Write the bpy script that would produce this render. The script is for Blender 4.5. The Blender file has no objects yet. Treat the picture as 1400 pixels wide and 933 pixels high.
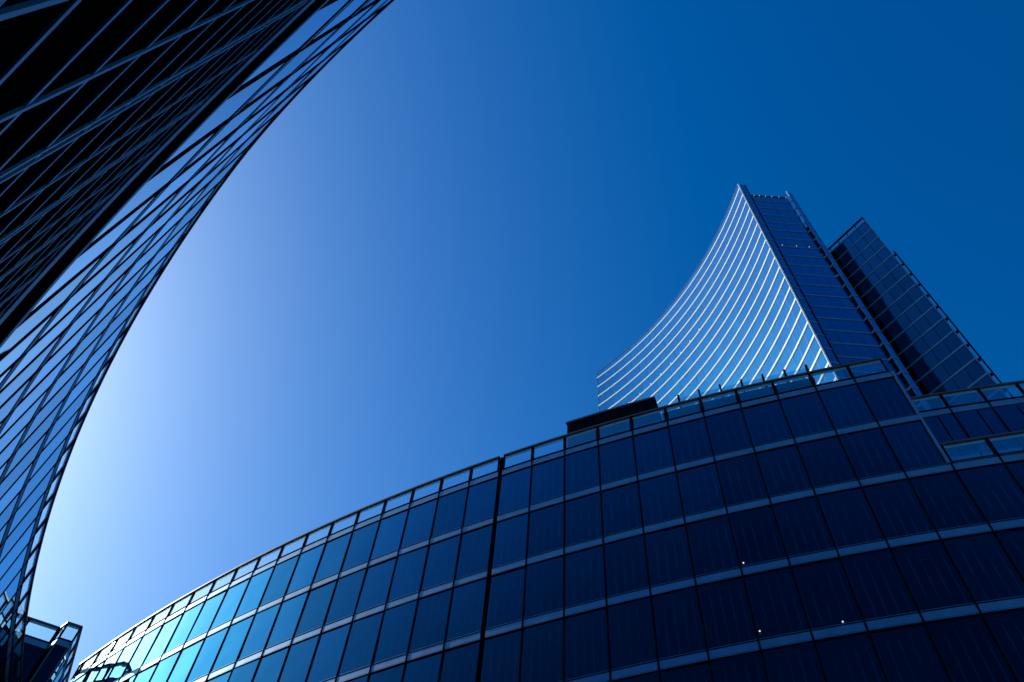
import bpy, math, random
from mathutils import Vector, Matrix

random.seed(7)
R = math.radians
F = 3.8                      # metres per storey; every plan / height below is written in storeys
EYE = 1.6                    # eye height above the plaza in metres
scene = bpy.context.scene
COL = scene.collection

# ---------------------------------------------------------------- camera, light, exposure
cam_d = bpy.data.cameras.new("camera")
cam_d.sensor_fit = 'HORIZONTAL'; cam_d.sensor_width = 36.0
cam_d.lens = 36.0 * 1190.0 / 1400.0
cam_d.clip_start = 0.05; cam_d.clip_end = 8000.0
cam = bpy.data.objects.new("camera", cam_d); COL.objects.link(cam)
right = Vector((0.9938, -0.0963, 0.0548)); up = Vector((-0.1108, -0.8639, 0.4913)); fwd = Vector((0.0, 0.4943, 0.8693))
fwd.normalize(); right = (right - fwd * right.dot(fwd)).normalized(); up = right.cross(fwd)
cam.matrix_world = Matrix(((right.x, up.x, -fwd.x, 0.0), (right.y, up.y, -fwd.y, 0.0), (right.z, up.z, -fwd.z, EYE), (0, 0, 0, 1)))
scene.camera = cam

SUN_AZ, SUN_EL = -63.0, 36.0           # degrees, azimuth clockwise from +Y
world = bpy.data.worlds.new("World"); scene.world = world; world.use_nodes = True
wn = world.node_tree.nodes; wl = world.node_tree.links
sky = wn.new('ShaderNodeTexSky'); sky.sky_type = 'NISHITA'; sky.sun_disc = False
sky.sun_elevation = R(SUN_EL); sky.sun_rotation = R(SUN_AZ)
sky.altitude = 0.0; sky.air_density = 1.5; sky.dust_density = 1.5; sky.ozone_density = 1.0
wn['Background'].inputs['Strength'].default_value = 0.10
# the photograph's deep, contrasty blue grade, applied evenly to the whole sky (contrast, saturation, tint)
gam = wn.new('ShaderNodeGamma'); gam.inputs['Gamma'].default_value = 1.308
sep = wn.new('ShaderNodeSeparateXYZ'); com = wn.new('ShaderNodeCombineXYZ')
ext = wn.new('ShaderNodeMix'); ext.data_type = 'VECTOR'; ext.clamp_factor = False; ext.inputs[0].default_value = 1.475
mxz = wn.new('ShaderNodeVectorMath'); mxz.operation = 'MAXIMUM'; mxz.inputs[1].default_value = (0, 0, 0)
tin = wn.new('ShaderNodeVectorMath'); tin.operation = 'MULTIPLY'; tin.inputs[1].default_value = (0.560, 0.765, 0.935)
wl.new(sky.outputs['Color'], gam.inputs['Color']); wl.new(gam.outputs['Color'], sep.inputs[0])
for k_ in range(3): wl.new(sep.outputs[2], com.inputs[k_])
wl.new(com.outputs[0], ext.inputs[4]); wl.new(gam.outputs['Color'], ext.inputs[5])
wl.new(ext.outputs[1], mxz.inputs[0]); wl.new(mxz.outputs['Vector'], tin.inputs[0])
wl.new(tin.outputs['Vector'], wn['Background'].inputs['Color'])

sun_d = bpy.data.lights.new("sun", 'SUN'); sun_d.energy = 4.5; sun_d.angle = R(0.5); sun_d.color = (1.0, 0.98, 0.95)
sun = bpy.data.objects.new("sun", sun_d); COL.objects.link(sun)
sdir = Vector((math.sin(R(SUN_AZ)) * math.cos(R(SUN_EL)), math.cos(R(SUN_AZ)) * math.cos(R(SUN_EL)), math.sin(R(SUN_EL))))
sun.rotation_euler = sdir.to_track_quat('Z', 'Y').to_euler()

vs = scene.view_settings
vs.view_transform = 'Standard'; vs.look = 'None'; vs.gamma = 1.0; vs.use_curve_mapping = False
vs.exposure = 0.0

# ---------------------------------------------------------------- materials
def new_mat(name):
    m = bpy.data.materials.new(name); m.use_nodes = True
    n = m.node_tree.nodes; return m, n, m.node_tree.links, n['Principled BSDF']

def plain(name, col, rough=0.5, metal=0.0, noise=0.12, scale=1.5, spec=0.5, streak=True):
    m, n, l, p = new_mat(name)
    tc = n.new('ShaderNodeTexCoord'); mp = n.new('ShaderNodeMapping')
    mp.inputs['Scale'].default_value = (scale, scale, scale * (0.25 if streak else 1.0))
    nz = n.new('ShaderNodeTexNoise'); nz.inputs['Scale'].default_value = 1.0; nz.inputs['Detail'].default_value = 6.0
    l.new(tc.outputs['Object'], mp.inputs['Vector']); l.new(mp.outputs['Vector'], nz.inputs['Vector'])
    mr = n.new('ShaderNodeMapRange'); mr.inputs['To Min'].default_value = 1.0 - noise; mr.inputs['To Max'].default_value = 1.0 + noise
    mr.inputs['From Min'].default_value = 0.25; mr.inputs['From Max'].default_value = 0.75
    l.new(nz.outputs['Fac'], mr.inputs['Value'])
    mx = n.new('ShaderNodeVectorMath'); mx.operation = 'SCALE'; mx.inputs[0].default_value = col[:3]
    l.new(mr.outputs['Result'], mx.inputs['Scale']); l.new(mx.outputs['Vector'], p.inputs['Base Color'])
    m2 = n.new('ShaderNodeMapRange'); m2.inputs['To Min'].default_value = max(0.02, rough - 0.08); m2.inputs['To Max'].default_value = min(1, rough + 0.08)
    l.new(nz.outputs['Fac'], m2.inputs['Value']); l.new(m2.outputs['Result'], p.inputs['Roughness'])
    p.inputs['Metallic'].default_value = metal; p.inputs['Specular IOR Level'].default_value = spec
    return m

COAT = ((0.045, 0.025), (0.053, 0.05), (0.065, 0.14), (0.13, 0.52), (0.30, 0.82))
def glazing(name, dark, light, tint=(0.10, 0.60, 1.0), curve=COAT, graze=(0.80, 0.93, 1.0), rough=0.015, blinds=5.0, blind_amt=1.0, wave=0.02, wave_scale=0.35):
    """facade pane: deep tinted glass with hanging blind edges faintly visible behind it"""
    m, n, l, p = new_mat(name)
    uv = n.new('ShaderNodeUVMap'); sep = n.new('ShaderNodeSeparateXYZ'); l.new(uv.outputs['UV'], sep.inputs[0])
    tc = n.new('ShaderNodeTexCoord')
    # irregular vertical blind edges
    nz = n.new('ShaderNodeTexNoise'); nz.inputs['Scale'].default_value = 0.9; nz.inputs['Detail'].default_value = 2.0
    l.new(tc.outputs['Object'], nz.inputs['Vector'])
    a = n.new('ShaderNodeMath'); a.operation = 'MULTIPLY'; a.inputs[1].default_value = blinds; l.new(sep.outputs['X'], a.inputs[0])
    b = n.new('ShaderNodeMath'); b.operation = 'FRACT'; l.new(a.outputs[0], b.inputs[0])
    c = n.new('ShaderNodeMapRange'); c.inputs['From Min'].default_value = 0.0; c.inputs['From Max'].default_value = 0.30
    c.inputs['To Min'].default_value = 1.0; c.inputs['To Max'].default_value = 0.0; l.new(b.outputs[0], c.inputs['Value'])
    pw = n.new('ShaderNodeMath'); pw.operation = 'POWER'; pw.inputs[1].default_value = 2.0; l.new(c.outputs['Result'], pw.inputs[0])
    g = n.new('ShaderNodeMapRange'); g.inputs['From Min'].default_value = 0.98; g.inputs['From Max'].default_value = 0.72
    g.inputs['To Min'].default_value = 0.0; g.inputs['To Max'].default_value = 1.0; l.new(sep.outputs['Y'], g.inputs['Value'])
    h = n.new('ShaderNodeMapRange'); h.inputs['From Min'].default_value = 0.30; h.inputs['From Max'].default_value = 0.62; l.new(nz.outputs['Fac'], h.inputs['Value'])
    m1 = n.new('ShaderNodeMath'); m1.operation = 'MULTIPLY'; l.new(pw.outputs[0], m1.inputs[0]); l.new(g.outputs['Result'], m1.inputs[1])
    m2 = n.new('ShaderNodeMath'); m2.operation = 'MULTIPLY'; l.new(m1.outputs[0], m2.inputs[0]); l.new(h.outputs['Result'], m2.inputs[1])
    m3 = n.new('ShaderNodeMath'); m3.operation = 'MULTIPLY'; m3.inputs[1].default_value = blind_amt; l.new(m2.outputs[0], m3.inputs[0])
    mix = n.new('ShaderNodeMix'); mix.data_type = 'RGBA'; mix.inputs[6].default_value = (*dark, 1); mix.inputs[7].default_value = (*light, 1)
    l.new(m3.outputs[0], mix.inputs[0]); l.new(mix.outputs[2], p.inputs['Base Color'])
    p.inputs['Roughness'].default_value = 0.6; p.inputs['Specular IOR Level'].default_value = 0.0
    # slow rolling waves of tempered glass
    nw = n.new('ShaderNodeTexNoise'); nw.inputs['Scale'].default_value = wave_scale; nw.inputs['Detail'].default_value = 1.0
    l.new(tc.outputs['Object'], nw.inputs['Vector'])
    bp = n.new('ShaderNodeBump'); bp.inputs['Strength'].default_value = 1.0; bp.inputs['Distance'].default_value = wave
    l.new(nw.outputs['Fac'], bp.inputs['Height'])
    # solar-control coating: reflectance climbs faster with angle than bare glass
    gl = n.new('ShaderNodeBsdfGlossy'); gl.inputs['Roughness'].default_value = rough;     l.new(bp.outputs['Normal'], gl.inputs['Normal'])
    fr = n.new('ShaderNodeFresnel'); fr.inputs['IOR'].default_value = 1.5
    rp = n.new('ShaderNodeFloatCurve'); cu = rp.mapping.curves[0]
    cu.points[0].location = (0.0, curve[0][1]); cu.points[1].location = (1.0, 1.0)
    for q in curve: cu.points.new(*q)
    for q in cu.points: q.handle_type = 'VECTOR'
    rp.mapping.update()
    l.new(fr.outputs[0], rp.inputs['Value'])
    # the coating's blue cast washes out towards grazing view
    tm = n.new('ShaderNodeMix'); tm.data_type = 'RGBA'; tm.inputs[6].default_value = (*tint, 1); tm.inputs[7].default_value = (*graze, 1)
    tr = n.new('ShaderNodeMapRange'); tr.inputs['From Min'].default_value = 0.12; tr.inputs['From Max'].default_value = 0.42
    l.new(fr.outputs[0], tr.inputs['Value']); l.new(tr.outputs['Result'], tm.inputs[0]); l.new(tm.outputs[2], gl.inputs['Color'])
    oi = n.new('ShaderNodeObjectInfo'); vr = n.new('ShaderNodeMapRange'); vr.inputs['To Min'].default_value = 0.80; vr.inputs['To Max'].default_value = 1.12
    l.new(oi.outputs['Random'], vr.inputs['Value'])
    vm = n.new('ShaderNodeMath'); vm.operation = 'MULTIPLY'; vm.use_clamp = True; l.new(rp.outputs[0], vm.inputs[0]); l.new(vr.outputs['Result'], vm.inputs[1])
    ms = n.new('ShaderNodeMixShader'); l.new(vm.outputs[0], ms.inputs[0]); l.new(p.outputs[0], ms.inputs[1]); l.new(gl.outputs[0], ms.inputs[2])
    l.new(ms.outputs[0], n['Material Output'].inputs['Surface'])
    return m

def clear_glass(name, tint, refl=0.5):
    m, n, l, p = new_mat(name)
    out = n['Material Output']
    tr = n.new('ShaderNodeBsdfTransparent'); tr.inputs['Color'].default_value = (*tint, 1)
    gl = n.new('ShaderNodeBsdfGlossy'); gl.inputs['Roughness'].default_value = 0.02; gl.inputs['Color'].default_value = (0.9, 0.95, 1, 1)
    fr = n.new('ShaderNodeFresnel'); fr.inputs['IOR'].default_value = 1.45
    mu = n.new('ShaderNodeMath'); mu.operation = 'MULTIPLY'; mu.inputs[1].default_value = refl; l.new(fr.outputs[0], mu.inputs[0])
    ms = n.new('ShaderNodeMixShader'); l.new(mu.outputs[0], ms.inputs[0]); l.new(tr.outputs[0], ms.inputs[1]); l.new(gl.outputs[0], ms.inputs[2])
    l.new(ms.outputs[0], out.inputs['Surface']); n.remove(p)
    return m

M = {}
M['glass'] = glazing('tinted_glass', (0.0004, 0.0016, 0.014), (0.002, 0.030, 0.085), blinds=4.6, wave=0.032)
M['glass_left'] = glazing('tinted_glass_left', (0.002, 0.006, 0.022), (0.004, 0.012, 0.04), tint=(0.50, 0.82, 0.98), graze=(0.58, 0.84, 0.98), blinds=4.0, wave=0.004)
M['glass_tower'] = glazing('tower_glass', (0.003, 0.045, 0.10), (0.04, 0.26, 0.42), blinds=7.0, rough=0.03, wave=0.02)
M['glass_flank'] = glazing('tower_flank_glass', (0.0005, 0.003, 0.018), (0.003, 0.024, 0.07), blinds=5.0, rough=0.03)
M['glass_slab'] = glazing('slab_glass', (0.002, 0.020, 0.085), (0.004, 0.035, 0.12), blinds=5.0, rough=0.05, curve=((0.045, 0.02), (0.053, 0.04), (0.065, 0.08), (0.13, 0.25), (0.30, 0.6)))
M['clear'] = clear_glass('parapet_glass', (0.80, 0.92, 0.96), 0.45)
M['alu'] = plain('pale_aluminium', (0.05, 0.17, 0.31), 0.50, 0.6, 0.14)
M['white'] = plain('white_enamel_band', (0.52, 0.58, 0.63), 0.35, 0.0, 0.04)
M['trim'] = plain('grey_rail_trim', (0.38, 0.42, 0.45), 0.6, 0.0, 0.05)
M['alu_dark'] = plain('blue_grey_metal', (0.03, 0.045, 0.07), 0.45, 0.2, 0.1)
M['slit'] = plain('louvre_edge_metal', (0.05, 0.22, 0.36), 0.45, 0.6, 0.1)
def matte(name, col):
    m, n, l, p = new_mat(name)
    d = n.new('ShaderNodeBsdfDiffuse'); tc = n.new('ShaderNodeTexCoord'); nz = n.new('ShaderNodeTexNoise'); nz.inputs['Scale'].default_value = 2.0
    rp = n.new('ShaderNodeMix'); rp.data_type = 'RGBA'; rp.inputs[6].default_value = (*[c * 0.6 for c in col], 1); rp.inputs[7].default_value = (*[c * 1.4 for c in col], 1)
    l.new(tc.outputs['Object'], nz.inputs['Vector']); l.new(nz.outputs['Fac'], rp.inputs[0]); l.new(rp.outputs[2], d.inputs['Color'])
    l.new(d.outputs[0], n['Material Output'].inputs['Surface']); n.remove(p); return m
M['black'] = matte('black_matte_panel', (0.003, 0.003, 0.004))
M['dark'] = matte('anthracite_metal', (0.005, 0.006, 0.011))
M['roof'] = plain('roof_membrane', (0.12, 0.12, 0.13), 0.9, 0.0, 0.2)

def lamp_mat():
    m, n, l, p = new_mat('lit_lamp')
    p.inputs['Base Color'].default_value = (0.9, 0.85, 0.7, 1)
    p.inputs['Emission Color'].default_value = (1.0, 0.9, 0.72, 1); p.inputs['Emission Strength'].default_value = 0.8
    return m
M['lamp'] = lamp_mat()

def ground_mat():
    m, n, l, p = new_mat('stone_paving')
    tc = n.new('ShaderNodeTexCoord'); br = n.new('ShaderNodeTexBrick')
    br.inputs['Scale'].default_value = 1.0; br.inputs['Color1'].default_value = (0.30, 0.29, 0.28, 1); br.inputs['Color2'].default_value = (0.25, 0.245, 0.24, 1)
    br.inputs['Mortar'].default_value = (0.12, 0.12, 0.12, 1); br.inputs['Mortar Size'].default_value = 0.012
    l.new(tc.outputs['Object'], br.inputs['Vector']); l.new(br.outputs['Color'], p.inputs['Base Color']); p.inputs['Roughness'].default_value = 0.75
    return m
M['paving'] = ground_mat()

# ---------------------------------------------------------------- mesh helpers
WARP = None
class MB:
    def __init__(s): s.v = []; s.f = []; s.uv = []
    def quad(s, a, b, c, d, uv=None):
        i = len(s.v); s.v += [tuple(a), tuple(b), tuple(c), tuple(d)]; s.f.append((i, i+1, i+2, i+3))
        s.uv += uv or [(0, 0), (0, 0), (0, 0), (0, 0)]
    def hexa(s, lo, hi, front_uv=None):
        """lo / hi: four corners each (counter-clockwise from above); side 0-1 is the front"""
        s.quad(lo[3], lo[2], lo[1], lo[0]); s.quad(hi[0], hi[1], hi[2], hi[3])
        for k in range(4):
            j = (k + 1) % 4
            s.quad(lo[k], lo[j], hi[j], hi[k], front_uv if (k == 0 and front_uv) else None)
    def box(s, c, sx, sy, sz):
        x, y, z = c
        lo = [(x-sx, y-sy, z-sz), (x+sx, y-sy, z-sz), (x+sx, y+sy, z-sz), (x-sx, y+sy, z-sz)]
        s.hexa(lo, [(p[0], p[1], z+sz) for p in lo])
    def tube(s, a, b, r, n=8):
        a = Vector(a); b = Vector(b); d = (b - a).normalized()
        u = d.orthogonal().normalized(); w = d.cross(u)
        ring = [(u * math.cos(t * 2 * math.pi / n) + w * math.sin(t * 2 * math.pi / n)) * r for t in range(n)]
        for k in range(n):
            j = (k + 1) % n
            s.quad(a + ring[k], a + ring[j], b + ring[j], b + ring[k])
            s.quad(a, a + ring[j], a + ring[k], a); s.quad(b, b + ring[k], b + ring[j], b)
    def ball(s, c, r, nu=10, nv=6):
        c = Vector(c)
        def P(i, j):
            t = math.pi * j / nv; q = 2 * math.pi * i / nu
            return c + Vector((math.sin(t) * math.cos(q), math.sin(t) * math.sin(q), math.cos(t))) * r
        for i in range(nu):
            for j in range(nv): s.quad(P(i, j+1), P(i+1, j+1), P(i+1, j), P(i, j))
    def build(s, name, mat, parent=None, at=None):
        me = bpy.data.meshes.new(name)
        o0 = parent.location if parent is not None else Vector((0, 0, 0))
        root = parent
        while root is not None and root.parent is not None:
            root = root.parent
        base = Vector(root.location) if root is not None else Vector((0, 0, 0))
        if WARP: s.v = [WARP(p) for p in s.v]
        me.from_pydata([tuple(Vector(p) - base) for p in s.v], [], s.f)
        uvl = me.uv_layers.new(name='UVMap')
        for i, t in enumerate(s.uv): uvl.data[i].uv = t
        # weld duplicate corners of each solid
        import bmesh
        bm = bmesh.new(); bm.from_mesh(me); bmesh.ops.remove_doubles(bm, verts=bm.verts, dist=1e-5)
        bmesh.ops.dissolve_degenerate(bm, dist=1e-6, edges=bm.edges)
        bmesh.ops.recalc_face_normals(bm, faces=bm.faces); bm.to_mesh(me); bm.free()
        me.materials.append(mat)
        o = bpy.data.objects.new(name, me); COL.objects.link(o)
        if parent is not None: o.parent = parent
        return o

def thing(name, label, cat, loc=(0, 0), group=None):
    o = bpy.data.objects.new(name, None); COL.objects.link(o); o.empty_display_size = 1.0
    o.location = (loc[0] * F, loc[1] * F, 0.0)
    o['label'] = label; o['category'] = cat
    if group: o['group'] = group
    return o

def W(p, z):                      # storeys -> metres
    return Vector((p[0] * F, p[1] * F, z * F + EYE))
GZ = -EYE / F                     # ground level in storeys above the eye

class Arc:
    """facade line on a circle; u counts bays, offset o points out of the building"""
    def __init__(s, c, r, a0, da, out): s.c = c; s.r = r; s.a0 = a0; s.da = da; s.out = out
    def at(s, u, o=0.0):
        a = R(s.a0 + s.da * u); r = s.r + s.out * o
        return (s.c[0] + math.cos(a) * r, s.c[1] + math.sin(a) * r)
    bay = property(lambda s: abs(R(s.da)) * s.r)
class Line:
    def __init__(s, p, q, bay, out):          # out: +1 left of p->q, -1 right of it
        L = math.hypot(q[0]-p[0], q[1]-p[1]); s.p = p; s.d = ((q[0]-p[0]) / L, (q[1]-p[1]) / L); s.bay = bay; s.n = L / bay; s.out = out
    def at(s, u, o=0.0):
        nx, ny = -s.d[1] * s.out, s.d[0] * s.out
        return (s.p[0] + s.d[0] * u * s.bay + nx * o, s.p[1] + s.d[1] * u * s.bay + ny * o)

def slab(mb, cv, u0, u1, z0, z1, o0, o1, seg=1, uv=False):
    """solid between bays u0..u1, heights z0..z1, offsets o0 (back) .. o1 (front)"""
    us = [u0 + (u1 - u0) * i / seg for i in range(seg + 1)]
    for a, b in zip(us[:-1], us[1:]):
        pts = [cv.at(a, o1), cv.at(b, o1), cv.at(b, o0), cv.at(a, o0)]
        lo = [W(p, z0) for p in pts]; hi = [W(p, z1) for p in pts]
        # orient: keep front edge first
        mb.hexa(lo, hi, [(0, 0), (1, 0), (1, 1), (0, 1)] if uv else None)

def strip(mb, cv, u0, u1, z0, z1, o0, o1, seg):
    """one continuous swept bar (no inner faces)"""
    us = [u0 + (u1 - u0) * i / seg for i in range(seg + 1)]
    sec = [(o1, z0), (o1, z1), (o0, z1), (o0, z0)]
    ring = [[W(cv.at(u, o), z) for o, z in sec] for u in us]
    for A, B in zip(ring[:-1], ring[1:]):
        for k in range(4):
            j = (k + 1) % 4; mb.quad(A[k], B[k], B[j], A[j])
    mb.quad(*ring[0]); mb.quad(*ring[-1][::-1])

def pane_mb(cv, u0, u1, z0, z1, back=-0.03, front=-0.008, tilt=0.0022, gap=0.0):
    """one window pane: a flat sheet of glass, each set a fraction of a degree differently"""
    mb = MB()
    t1 = random.gauss(0, tilt) * (z1 - z0); t2 = random.gauss(0, tilt) * cv.bay * (u1 - u0)
    A, B = cv.at(u0, front), cv.at(u1, front); Ab, Bb = cv.at(u0, back), cv.at(u1, back)
    n = Vector((A[0] - Ab[0], A[1] - Ab[1])); n = n / n.length
    def P(p, z, d): return W((p[0] + n.x * d, p[1] + n.y * d), z)
    lo = [P(A, z0, -t1 - t2), P(B, z0, -t1 + t2), P(Bb, z0, 0), P(Ab, z0, 0)]
    hi = [P(A, z1, t1 - t2), P(B, z1, t1 + t2), P(Bb, z1, 0), P(Ab, z1, 0)]
    mb.hexa(lo, hi, [(0, 0), (1, 0), (1, 1), (0, 1)])
    return mb

def screen_area(vs_):
    """rough projected size inside the frame, 0 when outside"""
    px = []
    for v in vs_[:]:
        d = Vector(v) - Vector((0, 0, EYE)); z = d.dot(fwd)
        if z < 0.05: return 0.0
        px.append((700 + 1190 * d.dot(right) / z, 466 - 1190 * d.dot(up) / z))
    xs = [p[0] for p in px]; ys = [p[1] for p in px]
    w = min(max(xs), 1400) - max(min(xs), 0); h = min(max(ys), 933) - max(min(ys), 0)
    return w * h if w > 0 and h > 0 else 0.0

def place_panes(panes, parent, limit=100, name='window'):
    """panes: list of (MB, material). The largest in view become parts, the rest one part"""
    sc = [(screen_area(mb.v), i) for i, (mb, m) in enumerate(panes)]
    seen = sorted([x for x in sc if x[0] > 0], reverse=True)
    big = set(i for _, i in seen[:limit])
    rest = {}
    for i, (mb, m) in enumerate(panes):
        if i in big: mb.build(name, m, parent)
        else:
            r = rest.setdefault(m.name, [MB(), m]); k = len(r[0].v)
            r[0].v += mb.v; r[0].f += [tuple(q + k for q in f) for f in mb.f]; r[0].uv += mb.uv
    for mb, m in rest.values():
        o = mb.build('windows', m, parent); o['kind'] = 'stuff'

# ---------------------------------------------------------------- setting
g = MB(); g.quad((-4000, -4000, 0), (4000, -4000, 0), (4000, 4000, 0), (-4000, 4000, 0))
gr = g.build('plaza_ground', M['paving']); gr['kind'] = 'structure'

# ---------------------------------------------------------------- parapet shared by the three low buildings
def parapet(cv, u0, u1, zr, parent, posts, seg, rail_o=0.010, pf=0.003):
    """zr: window-head level of the roof storey. Builds roof edge, glass panes, posts, handrail"""
    a = MB(); strip(a, cv, u0, u1, zr + 0.012, zr + 0.068, -0.08, 0.0, seg); a.build('roof_edge_band', M['alu'], parent)
    a = MB(); strip(a, cv, u0, u1, zr + 0.071, zr + 0.125, -0.08, -0.003, seg); a.build('gutter_band', M['alu'], parent)
    a = MB(); strip(a, cv, u0, u1, zr + 0.127, zr + 0.165, -0.08, -0.002, seg); par = a.build('parapet', M['black'], parent)
    hr = MB(); strip(hr, cv, u0, u1, zr + 0.47, zr + 0.50, -0.03, rail_o, seg); hr.build('handrail', M['alu_dark'], par)
    tr = MB(); strip(tr, cv, u0, u1, zr + 0.425, zr + 0.468, -0.028, -0.016, seg); tr.build('rail_trim', M['trim'], par)
    k = math.ceil(u0)
    edges = sorted(set([u0] + [u for u in posts if u0 < u < u1] + [u1]))
    for u in edges:
        w = 0.02 / cv.bay
        p = MB(); slab(p, cv, max(u - w, u0), min(u + w, u1), zr + 0.128, zr + 0.469, -0.030, pf); p.build('post', M['dark'], par)
    for ua, ub in zip(edges[:-1], edges[1:]):
        w = 0.028 / cv.bay
        if ub - ua < 0.15: continue
        p = MB(); slab(p, cv, ua + w, ub - w, zr + 0.167, zr + 0.468, -0.013, -0.009); p.build('pane', M['clear'], par)

def storeys(cv, u0, u1, sills, head, parent, glassm, seg, band_h=0.125, pr=0.003):
    """horizontal bands at each sill with the dark transoms above and below"""
    for zs in sills:
        a = MB(); strip(a, cv, u0, u1, zs - band_h + 0.016, zs - 0.014, -0.06, 0.0, seg); a.build('spandrel_band', M['alu'], parent)
        a = MB(); strip(a, cv, u0, u1, zs - band_h, zs - band_h + 0.011, -0.06, 0.0, seg); a.build('drip_strip', M['alu'], parent)
        a = MB(); strip(a, cv, u0, u1, zs + 0.001, zs + 0.008, -0.06, 0.0005, seg); a.build('sill', M['alu'], parent)
        a = MB(); strip(a, cv, u0, u1, zs - 0.013, zs, -0.06, pr, seg); a.build('transom', M['dark'], parent)
        a = MB(); strip(a, cv, u0, u1, zs - band_h - 0.016, zs - band_h - 0.001, -0.06, pr, seg); a.build('transom', M['dark'], parent)

# ================================================================ middle building (convex, right half of the picture)
MC = Arc((16.232, 35.679), 32.096, -120.30, 0.907, +1)
HEAD = 10.02
mid = thing('office_building', 'wide navy glass office block with convex front, split by one black vertical joint', 'office building', MC.at(0))
UL, UE, UR = -18.3, 11.0, 27.0
SILLS = [9.15 - k for k in range(0, 9)]
panes = []
# body behind the glass
c = MB(); strip(c, MC, UL, UE, GZ, HEAD + 0.10, -4.0, -0.065, 60); c.build('core', M['black'], mid)
c = MB(); strip(c, MC, UE, UR, GZ, 8.10, -4.0, -0.065, 30); c.build('core', M['black'], mid)
c = MB(); strip(c, MC, UE + 0.05, UR, 8.11, HEAD + 0.09, -4.0, -0.82, 30); c.build('core', M['black'], mid)
mulls = [u for u in range(-18, 27)]
JOINT = 0
def mid_bays(u0, u1):
    e = sorted(set([u0, u1] + [u for u in mulls if u0 < u < u1])); return list(zip(e[:-1], e[1:]))
for zs in SILLS:
    ztop = zs + 1.0 - 0.125 - 0.018 if zs < 9.0 else HEAD - 0.006
    for ua, ub in mid_bays(UL, UR if zs < 8.1 else UE):
        wa = 0.010 / MC.bay; wb = 0.010 / MC.bay
        if ua == JOINT: wa = 0.034 / MC.bay
        if ub == JOINT: wb = 0.034 / MC.bay
        if ub == UE and zs > 8.1: wb = 0.05 / MC.bay
        panes.append((pane_mb(MC, ua + wa, ub - wb, zs + 0.010, ztop), M['glass']))
wj = 0.034 / MC.bay
for (a_, b_) in ((UL, -wj), (wj, UR)):
    n_ = max(4, int((b_ - a_) * 2))
    low = [s for s in SILLS if s < 8.5]
    storeys(MC, a_, b_, low, HEAD, mid, M['glass'], n_)
    e_ = min(b_, UE); storeys(MC, a_, e_, [9.15], HEAD, mid, M['glass'], max(4, int((e_ - a_) * 2)))
a = MB(); strip(a, MC, UL, -wj, HEAD - 0.004, HEAD + 0.011, -0.06, 0.003, 40); a.build('transom', M['dark'], mid)
a = MB(); strip(a, MC, wj, UE, HEAD - 0.004, HEAD + 0.011, -0.06, 0.003, 24); a.build('transom', M['dark'], mid)
for u in mulls:
    if u == JOINT: continue
    top = HEAD + 0.125 if u < UE else 8.14
    w = 0.010 / MC.bay
    m_ = MB(); slab(m_, MC, u - w, u + w, GZ + 1.0, top, -0.05, 0.005); m_.build('mullion', M['dark'], mid)
m_ = MB(); slab(m_, MC, -wj * 0.95, wj * 0.95, GZ, HEAD + 0.49, -0.064, -0.028); m_.build('movement_joint', M['black'], mid)
m_ = MB(); slab(m_, MC, UE - 0.030 / MC.bay, UE + 0.0, 8.155, HEAD + 0.125, -0.70, 0.008); m_.build('end_jamb', M['alu'], mid)
parapet(MC, UL, -wj, HEAD, mid, mulls, 44)
parapet(MC, wj, UE - 0.1, HEAD, mid, mulls, 26)
# terrace at the right end
parapet(MC, UE + 0.02, UR, 8.02 + 0.0, mid, mulls, 34)
class Off:
    def __init__(s, cv, o): s.cv = cv; s.o = o; s.bay = cv.bay
    def at(s, u, o=0.0): return s.cv.at(u, o + s.o)
RC = Off(MC, -0.75)
for zs in (9.15, 8.17):
    ztop = 9.15 - 0.14 if zs < 9 else HEAD - 0.006
    for ua, ub in mid_bays(UE + 0.4, UR):
        panes.append((pane_mb(RC, ua + 0.02, ub - 0.02, zs + 0.010, ztop), M['glass']))
storeys(RC, UE + 0.05, UR, [9.15], HEAD, mid, M['glass'], 24)
for u in [UE + 0.06] + [x + 0.4 for x in range(11, 27)]:
    w = 0.010 / MC.bay
    m_ = MB(); slab(m_, RC, u - w, u + w, 8.16, HEAD + 0.125, -0.05, 0.005); m_.build('mullion', M['dark'], mid)
parapet(RC, UE + 0.02, UR, HEAD, mid, [x + 0.4 for x in range(11, 27)], 24)
a = MB(); strip(a, MC, UE + 0.02, UR, 8.152, 8.165, -0.74, -0.10, 24); a.build('terrace_floor', M['roof'], mid)
place_panes(panes, mid, 100)
# little lamps glinting on the front
def lamp(p, z, r, parent):
    b = MB(); b.ball(W(p, z), r * F); b.build('lamp', M['lamp'], parent)
for u, z in ((6.08, 7.19), (6.07, 6.24), (7.62, 6.17)):
    lamp(MC.at(u, 0.012), z, 0.009, mid)

# rooftop plant enclosure
def at_ang(a, o): return (MC.c[0] + math.cos(R(a)) * (MC.r + o), MC.c[1] + math.sin(R(a)) * (MC.r + o))
class AArc(Arc): pass
BX = Arc(MC.c, MC.r, -118.60, 0.1, +1)
pl = thing('plant_enclosure', 'low dark plant box on the office roof behind its glass parapet', 'plant box', BX.at(12, -0.6))
a = MB(); strip(a, BX, 0, 25.4, HEAD + 0.14, 11.18, -1.4, -0.27, 10); a.build('wall', M['dark'], pl)
a = MB(); strip(a, BX, -0.2, 25.6, 11.182, 11.22, -1.42, -0.24, 10); a.build('coping', M['alu_dark'], pl)
for k in range(1, 10):
    a = MB(); slab(a, BX, k * 2.54 - 0.04, k * 2.54 + 0.04, HEAD + 0.14, 11.18, -0.28, -0.262); a.build('seam', M['black'], pl)

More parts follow.
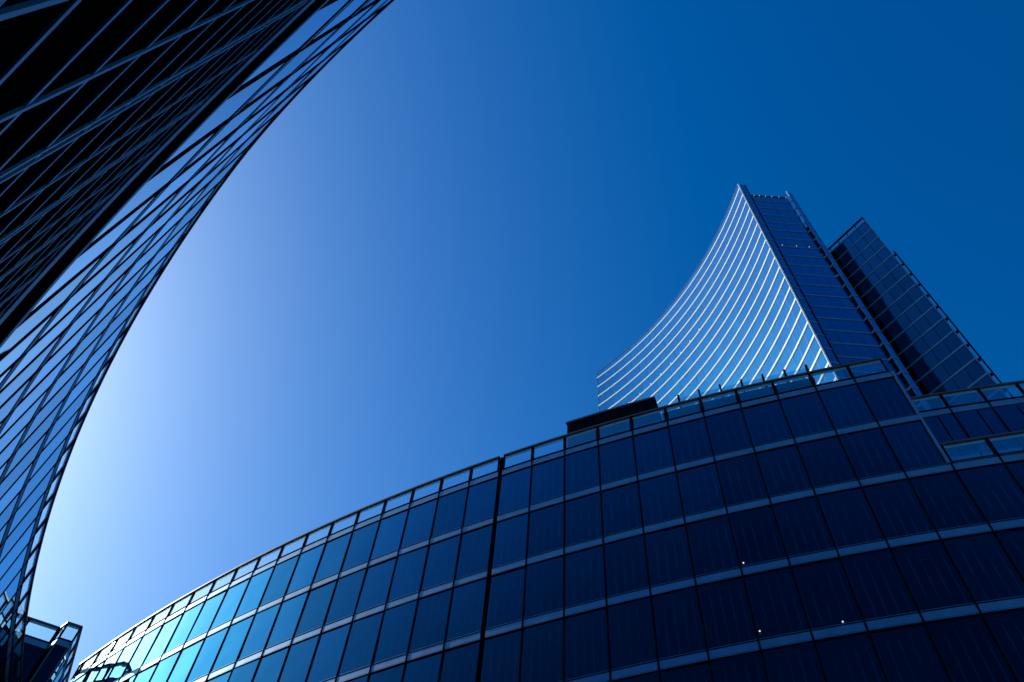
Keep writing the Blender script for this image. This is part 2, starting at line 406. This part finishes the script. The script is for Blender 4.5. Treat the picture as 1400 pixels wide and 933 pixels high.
# rooftop glass screen on posts with braces
sc_ = thing('roof_screen', 'clear glass wind screen on short braced posts along the office roof edge', 'glass screen', at_ang(-113.6, -0.45))
PA = [-115.45 + 0.585 * k for k in range(7)]
SCV = Arc(MC.c, MC.r, -115.45, 0.585, +1)
for k in range(7):
    a = MB(); slab(a, SCV, k - 0.045, k + 0.045, HEAD + 0.12, 11.40, -0.53, -0.45); a.build('post', M['dark'], sc_)
    for s_ in (-1, 1):
        if 0 <= k + s_ * 0.45 <= 6.3:
            a = MB(); a.tube(W(SCV.at(k, -0.50), 10.93), W(SCV.at(k + s_ * 0.42, -0.62), HEAD + 0.14), 0.045); a.build('brace', M['alu_dark'], sc_)
    a = MB(); a.tube(W(SCV.at(k, -0.53), 10.93), W(SCV.at(k, -1.0), HEAD + 0.14), 0.04); a.build('strut', M['alu'], sc_)
for k in range(6):
    a = MB(); slab(a, SCV, k + 0.06, k + 0.94, 11.05, 11.36, -0.495, -0.488); a.build('pane', M['clear'], sc_)
a = MB(); strip(a, SCV, -0.9, 6.1, 10.93, 11.03, -0.60, -0.445, 12); a.build('beam', M['dark'], sc_)

# folding trestle frames left on the end terrace
tr_ = thing('roof_trestle', 'thin metal trestle frame standing on the recessed terrace behind the glass railing', 'trestle', MC.at(11.7, -0.4))
def mp(u, o, z): return W(MC.at(u, o), z)
for u in (11.35, 12.15):
    for o in (-0.22, -0.52):
        a = MB(); a.tube(mp(u, o, 8.165), mp(u, -0.37, 8.86), 0.035); a.build('leg', M['alu'], tr_)
    a = MB(); a.tube(mp(u, -0.27, 8.40), mp(u, -0.47, 8.40), 0.03); a.build('crossbar', M['alu'], tr_)
a = MB(); a.tube(mp(11.25, -0.37, 8.87), mp(12.45, -0.37, 8.87), 0.045); a.build('top_rail', M['alu'], tr_)
a = MB(); a.tube(mp(11.35, -0.47, 8.40), mp(12.15, -0.40, 8.80), 0.03); a.build('diagonal_brace', M['alu'], tr_)

# ================================================================ left building (concave, close to the camera)
LC = Arc((14.684, 16.127), 21.952, -146.3, -1.274, -1)
def l_u(a): return (a + 146.3) / -1.274
lef = thing('office_building', 'nearest glass office front, curving up the left edge over a black louvred base', 'office building', LC.at(2))
LU0, LU1 = l_u(-122.0), l_u(-170.2)
LHEAD = 8.02
LS = [7.15 - k for k in range(0, 5)]
def near_lean(p):
    # the nearest stretch of the front leans out a little towards its roof
    x, y, z = p[0] / F - LC.c[0], p[1] / F - LC.c[1], (p[2] - EYE) / F
    a = math.degrees(math.atan2(y, x)); a = a - 360 if a > 0 else a
    d = 0.09 * min(max((a + 143.5) / 5.9, 0.0), 1.3) ** 1.4 * min(max((z - 3.2) / 5.3, 0.0), 1.0)
    r = math.hypot(x, y); k = (r - d) / r
    return ((x * k + LC.c[0]) * F, (y * k + LC.c[1]) * F, p[2])
WARP = near_lean
c = MB(); strip(c, LC, LU0, LU1, GZ, LHEAD + 0.10, -4.0, -0.065, 60); c.build('core', M['black'], lef)
lm = [u for u in range(math.ceil(LU0), math.floor(LU1) + 1)]
lp = []
for zs in LS:
    ztop = zs + 1.0 - 0.143 if zs < 7 else LHEAD - 0.006
    for ua, ub in zip(lm[:-1], lm[1:]):
        lp.append((pane_mb(LC, ua + 0.02, ub - 0.02, zs + 0.010, ztop, front=-0.002, tilt=0.0006), M['glass_left']))
place_panes(lp, lef, 100)
storeys(LC, LU0, LU1, LS[:-1], LHEAD, lef, M['glass_left'], 100, pr=0.0015)
a = MB(); strip(a, LC, LU0, LU1, LHEAD - 0.004, LHEAD + 0.011, -0.06, 0.003, 100); a.build('transom', M['dark'], lef)
for u in lm:
    a = MB(); slab(a, LC, u - 0.012 / LC.bay, u + 0.012 / LC.bay, 3.16, LHEAD + 0.125, -0.05, 0.004); a.build('mullion', M['dark'], lef)
parapet(LC, LU0, LU1, LHEAD, lef, lm, 100, rail_o=0.004, pf=0.0005)
# base: sill strip, black fascia, lit strip, louvres
a = MB(); strip(a, LC, LU0, LU1, 3.07, 3.15, -0.06, 0.004, 100); a.build('sill_strip', M['alu'], lef)
a = MB(); strip(a, LC, LU0, LU1, 2.64, 3.068, -0.06, 0.0, 100); a.build('fascia', M['black'], lef)
a = MB(); strip(a, LC, LU0, LU1, 2.53, 2.638, -0.06, 0.004, 100); a.build('fascia_trim', M['alu'], lef)
a = MB(); strip(a, LC, LU0, LU1, GZ + 0.02, 2.528, -0.062, -0.004, 100); a.build('base_wall', M['black'], lef)
z = 0.13
while z < 2.5:
    a = MB(); strip(a, LC, LU0, LU1, z, z + 0.010, -0.02, -0.0015, 100); a.build('louvre_blade', M['slit'], lef); z += 0.138
def l_s(s):                       # arc length in storeys from the point nearest the camera
    a0 = math.degrees(math.atan2(-LC.c[1], -LC.c[0])); return l_u(a0 - math.degrees(s / LC.r))
s = 0.55 - 0.222 * 6; k = 0
while s < 9.0:
    ds = (0.0,) if k % 2 == 0 else (-0.014, 0.014)
    for d in ds:
        a = MB(); u = l_s(s + d); w = 0.0042 / LC.bay
        slab(a, LC, u - w, u + w, GZ + 0.02, 2.527, -0.02, 0.0); a.build('louvre_rail', M['slit'], lef)
    s += 0.222; k += 1

WARP = None
# ================================================================ corner block between the two (bottom left)
cor = thing('corner_block', 'small dark terrace block with a projecting pier and glass railing in the lower left corner', 'office building', (-7.3, 13.0))
A_, B_, E_ = (-7.25, 12.66), (-7.01, 12.74), (-7.56, 14.40)
L0_, L1_ = (-9.4, 12.16), (-7.42, 12.83)
def ring_solid(mb, pts, z0, z1):
    n = len(pts); lo = [W(p, z0) for p in pts]; hi = [W(p, z1) for p in pts]
    i = len(mb.v); mb.v += [tuple(x) for x in lo + hi]
    mb.f.append(tuple(i + k for k in range(n))[::-1]); mb.f.append(tuple(i + n + k for k in range(n)))
    mb.uv += [(0, 0)] * (2 * n)
    for k in range(n):
        j = (k + 1) % n; mb.f.append((i + k, i + j, i + n + j, i + n + k)); mb.uv += [(0, 0)] * 4
def inset(p, q, d): return p
ci = MB(); ring_solid(ci, [(-9.3, 12.30), (-7.40, 12.94), (-7.24, 12.76), (-7.09, 12.80), (-7.62, 14.36), (-9.3, 14.6)], GZ, HEAD + 0.09); ci.build('core', M['black'], cor)
front = Line(A_, B_, 0.2, -1); side = Line(B_, E_, 0.42, -1); rec = Line(L0_, L1_, 0.52, -1); ret = Line(L1_, A_, 0.26, -1)
cp = []
for cv, nm in ((front, 1), (side, 4), (rec, 4)):
    n = cv.n
    for zs in SILLS[:7]:
        ztop = zs + 1.0 - 0.143 if zs < 9 else HEAD - 0.006
        e = [0.0] + [k for k in range(1, int(n) + 1) if k < n - 0.2] + [n] if cv is not front else [0.0, n]
        for ua, ub in zip(e[:-1], e[1:]):
            cp.append((pane_mb(cv, ua + 0.02, ub - 0.02, zs + 0.010, ztop, back=-0.02, front=-0.004), M['glass']))
    if cv is front:
        a = MB(); slab(a, cv, 0.0, 0.12, GZ, HEAD + 0.0, -0.03, 0.006); a.build('pier_edge', M['alu_dark'], cor)
        a = MB(); slab(a, cv, n - 0.12, n, GZ, HEAD + 0.0, -0.03, 0.006); a.build('pier_edge', M['alu_dark'], cor)
    else:
        storeys(cv, 0.0, n - 0.01, SILLS[:7], HEAD, cor, M['glass'], 2)
        for u in e: 
            a = MB(); slab(a, cv, max(u - 0.02, 0), min(u + 0.02, n), GZ, HEAD + 0.1, -0.03, 0.007); a.build('mullion', M['dark'], cor)
    parapet(cv, 0.0, n, HEAD, cor, list(range(1, int(n) + 1)) if cv is not front else [], 2)
parapet(ret, 0.0, ret.n, HEAD, cor, [], 1)
place_panes(cp, cor, 60)

# ================================================================ tower with the concave face
TH = 44.7
tow = thing('skyscraper', 'tall tower with a concave sunlit face crossed by white storey bands', 'skyscraper', (8.0, 22.0))
a1 = math.degrees(math.atan2(14.6 - 12.256, 11.13 + 10.996)); a0 = math.degrees(math.atan2(27.3 - 12.256, 5.35 + 10.996))
NB = 27
TC = Arc((-10.996, 12.256), 22.186, a1, (a0 - a1) / NB, -1)
def prism(name, pts, z0, z1, mat, parent):
    m = MB(); ring_solid(m, pts, z0, z1); return m.build(name, mat, parent)
back = [TC.at(NB - 0.15 - (NB - 0.3) * k / 24.0, -0.08) for k in range(25)]       # far end -> near edge
N1, N2, N3 = (11.47, 14.60), (11.70, 14.86), (13.56, 14.78)
N4, N5 = (13.63, 14.62), (13.90, 14.67)
prism('core', back + [(11.45, 14.66), (11.66, 14.93), (13.58, 14.84), (13.66, 14.69), (13.84, 14.72), (13.7, 17.3), (9.0, 28.3)], GZ, 44.2, M['black'], tow)
tp = []
nfl = 44
for k in range(nfl):
    z = TH - k
    if z < 4: break
    zb0, zb1 = z - 0.135, z
    a = MB(); strip(a, TC, 0, NB, zb0, zb1, -0.06, 0.02, 54); a.build('storey_band', M['white'], tow)
    if z > 20:
        for j in range(NB):
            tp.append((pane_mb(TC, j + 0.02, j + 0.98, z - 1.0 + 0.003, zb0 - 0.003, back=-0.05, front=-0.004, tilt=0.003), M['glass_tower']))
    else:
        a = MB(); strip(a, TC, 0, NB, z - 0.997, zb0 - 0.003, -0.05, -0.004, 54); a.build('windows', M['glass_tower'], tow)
for j in range(NB):
    tp.append((pane_mb(TC, j + 0.02, j + 0.98, TH + 0.003, TH + 0.5, back=-0.05, front=-0.004, tilt=0.003), M['glass_tower']))
a = MB(); strip(a, TC, 0, NB, TH + 0.50, TH + 0.55, -0.06, 0.01, 54); a.build('coping', M['alu_dark'], tow)
for j in range(1, NB):
    a = MB(); w = 0.008 / TC.bay; slab(a, TC, j - w, j + w, 4.0, TH + 0.5, -0.04, 0.002); a.build('mullion', M['alu_dark'], tow)
a = MB(); w = 0.016 / TC.bay; slab(a, TC, -w, w * 0.4, GZ, TH + 0.52, -0.05, 0.022); a.build('corner_fin', M['white'], tow)
a = MB(); slab(a, TC, NB - w, NB + w, GZ, TH + 0.55, -0.10, 0.02); a.build('corner_fin', M['alu'], tow)
# flank facing the camera: notch, flank, fold, fin
segs = [(Line((11.15, 14.57), N1, 0.32, -1), 1, TH + 0.5), (Line(N2, N3, 0.465, -1), 4, 44.35), (Line(N3, N4, 0.17, -1), 1, 44.35), (Line(N4, N5, 0.275, -1), 1, TH + 0.3)]
for si, (cv, nb, ztop_all) in enumerate(segs):
    for k in range(nfl):
        z = TH - k + (0.0 if si != 1 else 0.0)
        if z < 6: break
        bh = 0.10
        if z <= ztop_all:
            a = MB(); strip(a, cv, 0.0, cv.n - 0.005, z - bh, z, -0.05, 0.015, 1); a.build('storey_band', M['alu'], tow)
        if z > 20:
            for j in range(nb):
                t_ = min(z + 1.0 - bh, ztop_all) - 0.003
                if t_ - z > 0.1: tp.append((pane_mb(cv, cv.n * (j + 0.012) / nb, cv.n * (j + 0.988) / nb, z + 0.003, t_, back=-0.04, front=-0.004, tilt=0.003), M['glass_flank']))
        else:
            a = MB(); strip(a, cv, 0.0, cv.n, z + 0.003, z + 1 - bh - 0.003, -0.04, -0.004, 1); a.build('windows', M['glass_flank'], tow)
cv = segs[0][0]; a = MB(); slab(a, cv, cv.n - 0.10, cv.n, 6, TH + 0.56, -0.05, 0.02); a.build('notch_jamb', M['dark'], tow)
cv = segs[3][0]; a = MB(); slab(a, cv, 0, 0.10, 6, TH + 0.35, -0.05, 0.02); a.build('fold_edge', M['alu'], tow)
cv = segs[1][0]; a = MB(); strip(a, cv, 0.0, cv.n, 44.36, 44.52, -0.05, 0.02, 1); a.build('flank_coping', M['alu_dark'], tow)
ret2 = Line(N1, N2, 0.35, -1)
a = MB(); strip(a, ret2, 0.0, ret2.n, 6, 44.3, -0.04, 0.0, 1); a.build('notch_return', M['dark'], tow)
sideT = Line(N5, (13.74, 17.3), 0.5, -1)
a = MB(); strip(a, sideT, 0.01, sideT.n, 6, 44.3, -0.04, 0.0, 1); a.build('side_wall', M['dark'], tow)
place_panes(tp, tow, 100)
for j in range(10):
    lamp(TC.at(26.0 - j * 1.55, 0.03), TH - 5 + 0.06, 0.022, tow)
for u in (0.45, 1.85, 3.1):
    lamp(segs[1][0].at(u, 0.03), TH - 7 + 0.08, 0.018, tow)
for u in (0.3, 0.9, 1.6, 2.3, 3.1, 3.9):
    lamp(segs[1][0].at(u, 0.03), 44.40, 0.018, tow)

# ================================================================ second slab behind it
SH = 40.2
sl = thing('skyscraper', 'narrower dark tower slab with pale storey lines standing right of the curved tower', 'skyscraper', (15.6, 15.0))
SR, SLF = (16.24, 14.05), (14.0, 17.55)
SV = Line(SR, SLF, 0.52, +1)
prism('core', [SV.at(0.04, -0.07), (18.15, 16.25), (16.6, 19.3), SV.at(SV.n - 0.02, -0.07)], GZ, SH - 0.05, M['black'], sl)
sp_ = []
for k in range(40):
    z = SH - k
    if z < 6: break
    a = MB(); strip(a, SV, 0.0, SV.n, z - 0.10, z, -0.05, 0.015, 1); a.build('storey_band', M['alu'], sl)
    for j in range(int(SV.n)):
        if z > 18:
            sp_.append((pane_mb(SV, j + 0.02, j + (0.98 if j != 3 else 0.80), z - 1.0 + 0.003, z - 0.103, back=-0.05, front=-0.004 if j != 4 else -0.03, tilt=0.003), M['glass_slab']))
    if z <= 18:
        a = MB(); strip(a, SV, 0.0, SV.n, z - 0.997, z - 0.103, -0.05, -0.004, 1); a.build('windows', M['glass_flank'], sl)
place_panes(sp_, sl, 100)
for j in range(1, int(SV.n) + 1):
    a = MB(); slab(a, SV, j - 0.015, j + 0.015, 6, SH - 0.1, -0.045, 0.004); a.build('mullion', M['dark'], sl)
a = MB(); slab(a, SV, 3.80, 4.15, 6, SH - 0.1, -0.055, 0.006); a.build('dark_strip', M['black'], sl)
a = MB(); slab(a, SV, -0.03, 0.03, 6, SH + 0.0, -0.06, 0.02); a.build('corner_trim', M['alu'], sl)
a = MB(); strip(a, SV, 0.0, SV.n, SH + 0.36, SH + 0.44, -0.06, 0.02, 1); a.build('handrail', M['dark'], sl)
for j in range(0, 7):
    a = MB(); slab(a, SV, j + 0.0, j + 0.06, SH, SH + 0.36, -0.05, 0.0); a.build('rail_post', M['dark'], sl)
sd = Line((18.2, 16.2), SR, 0.5, +1)
a = MB(); strip(a, sd, 0.0, sd.n - 0.02, 6, SH - 0.05, -0.04, 0.0, 1); a.build('side_wall', M['dark'], sl)
# maintenance track down the right corner
a = MB(); slab(a, SV, -0.28, -0.20, 6, SH - 3.9, -0.12, 0.0); a.build('track', M['dark'], sl)
for k in range(30):
    z = SH - 4.2 - k * 1.0
    a = MB(); slab(a, SV, -0.22, -0.02, z, z + 0.10, -0.10, -0.02); a.build('track_bracket', M['dark'], sl)
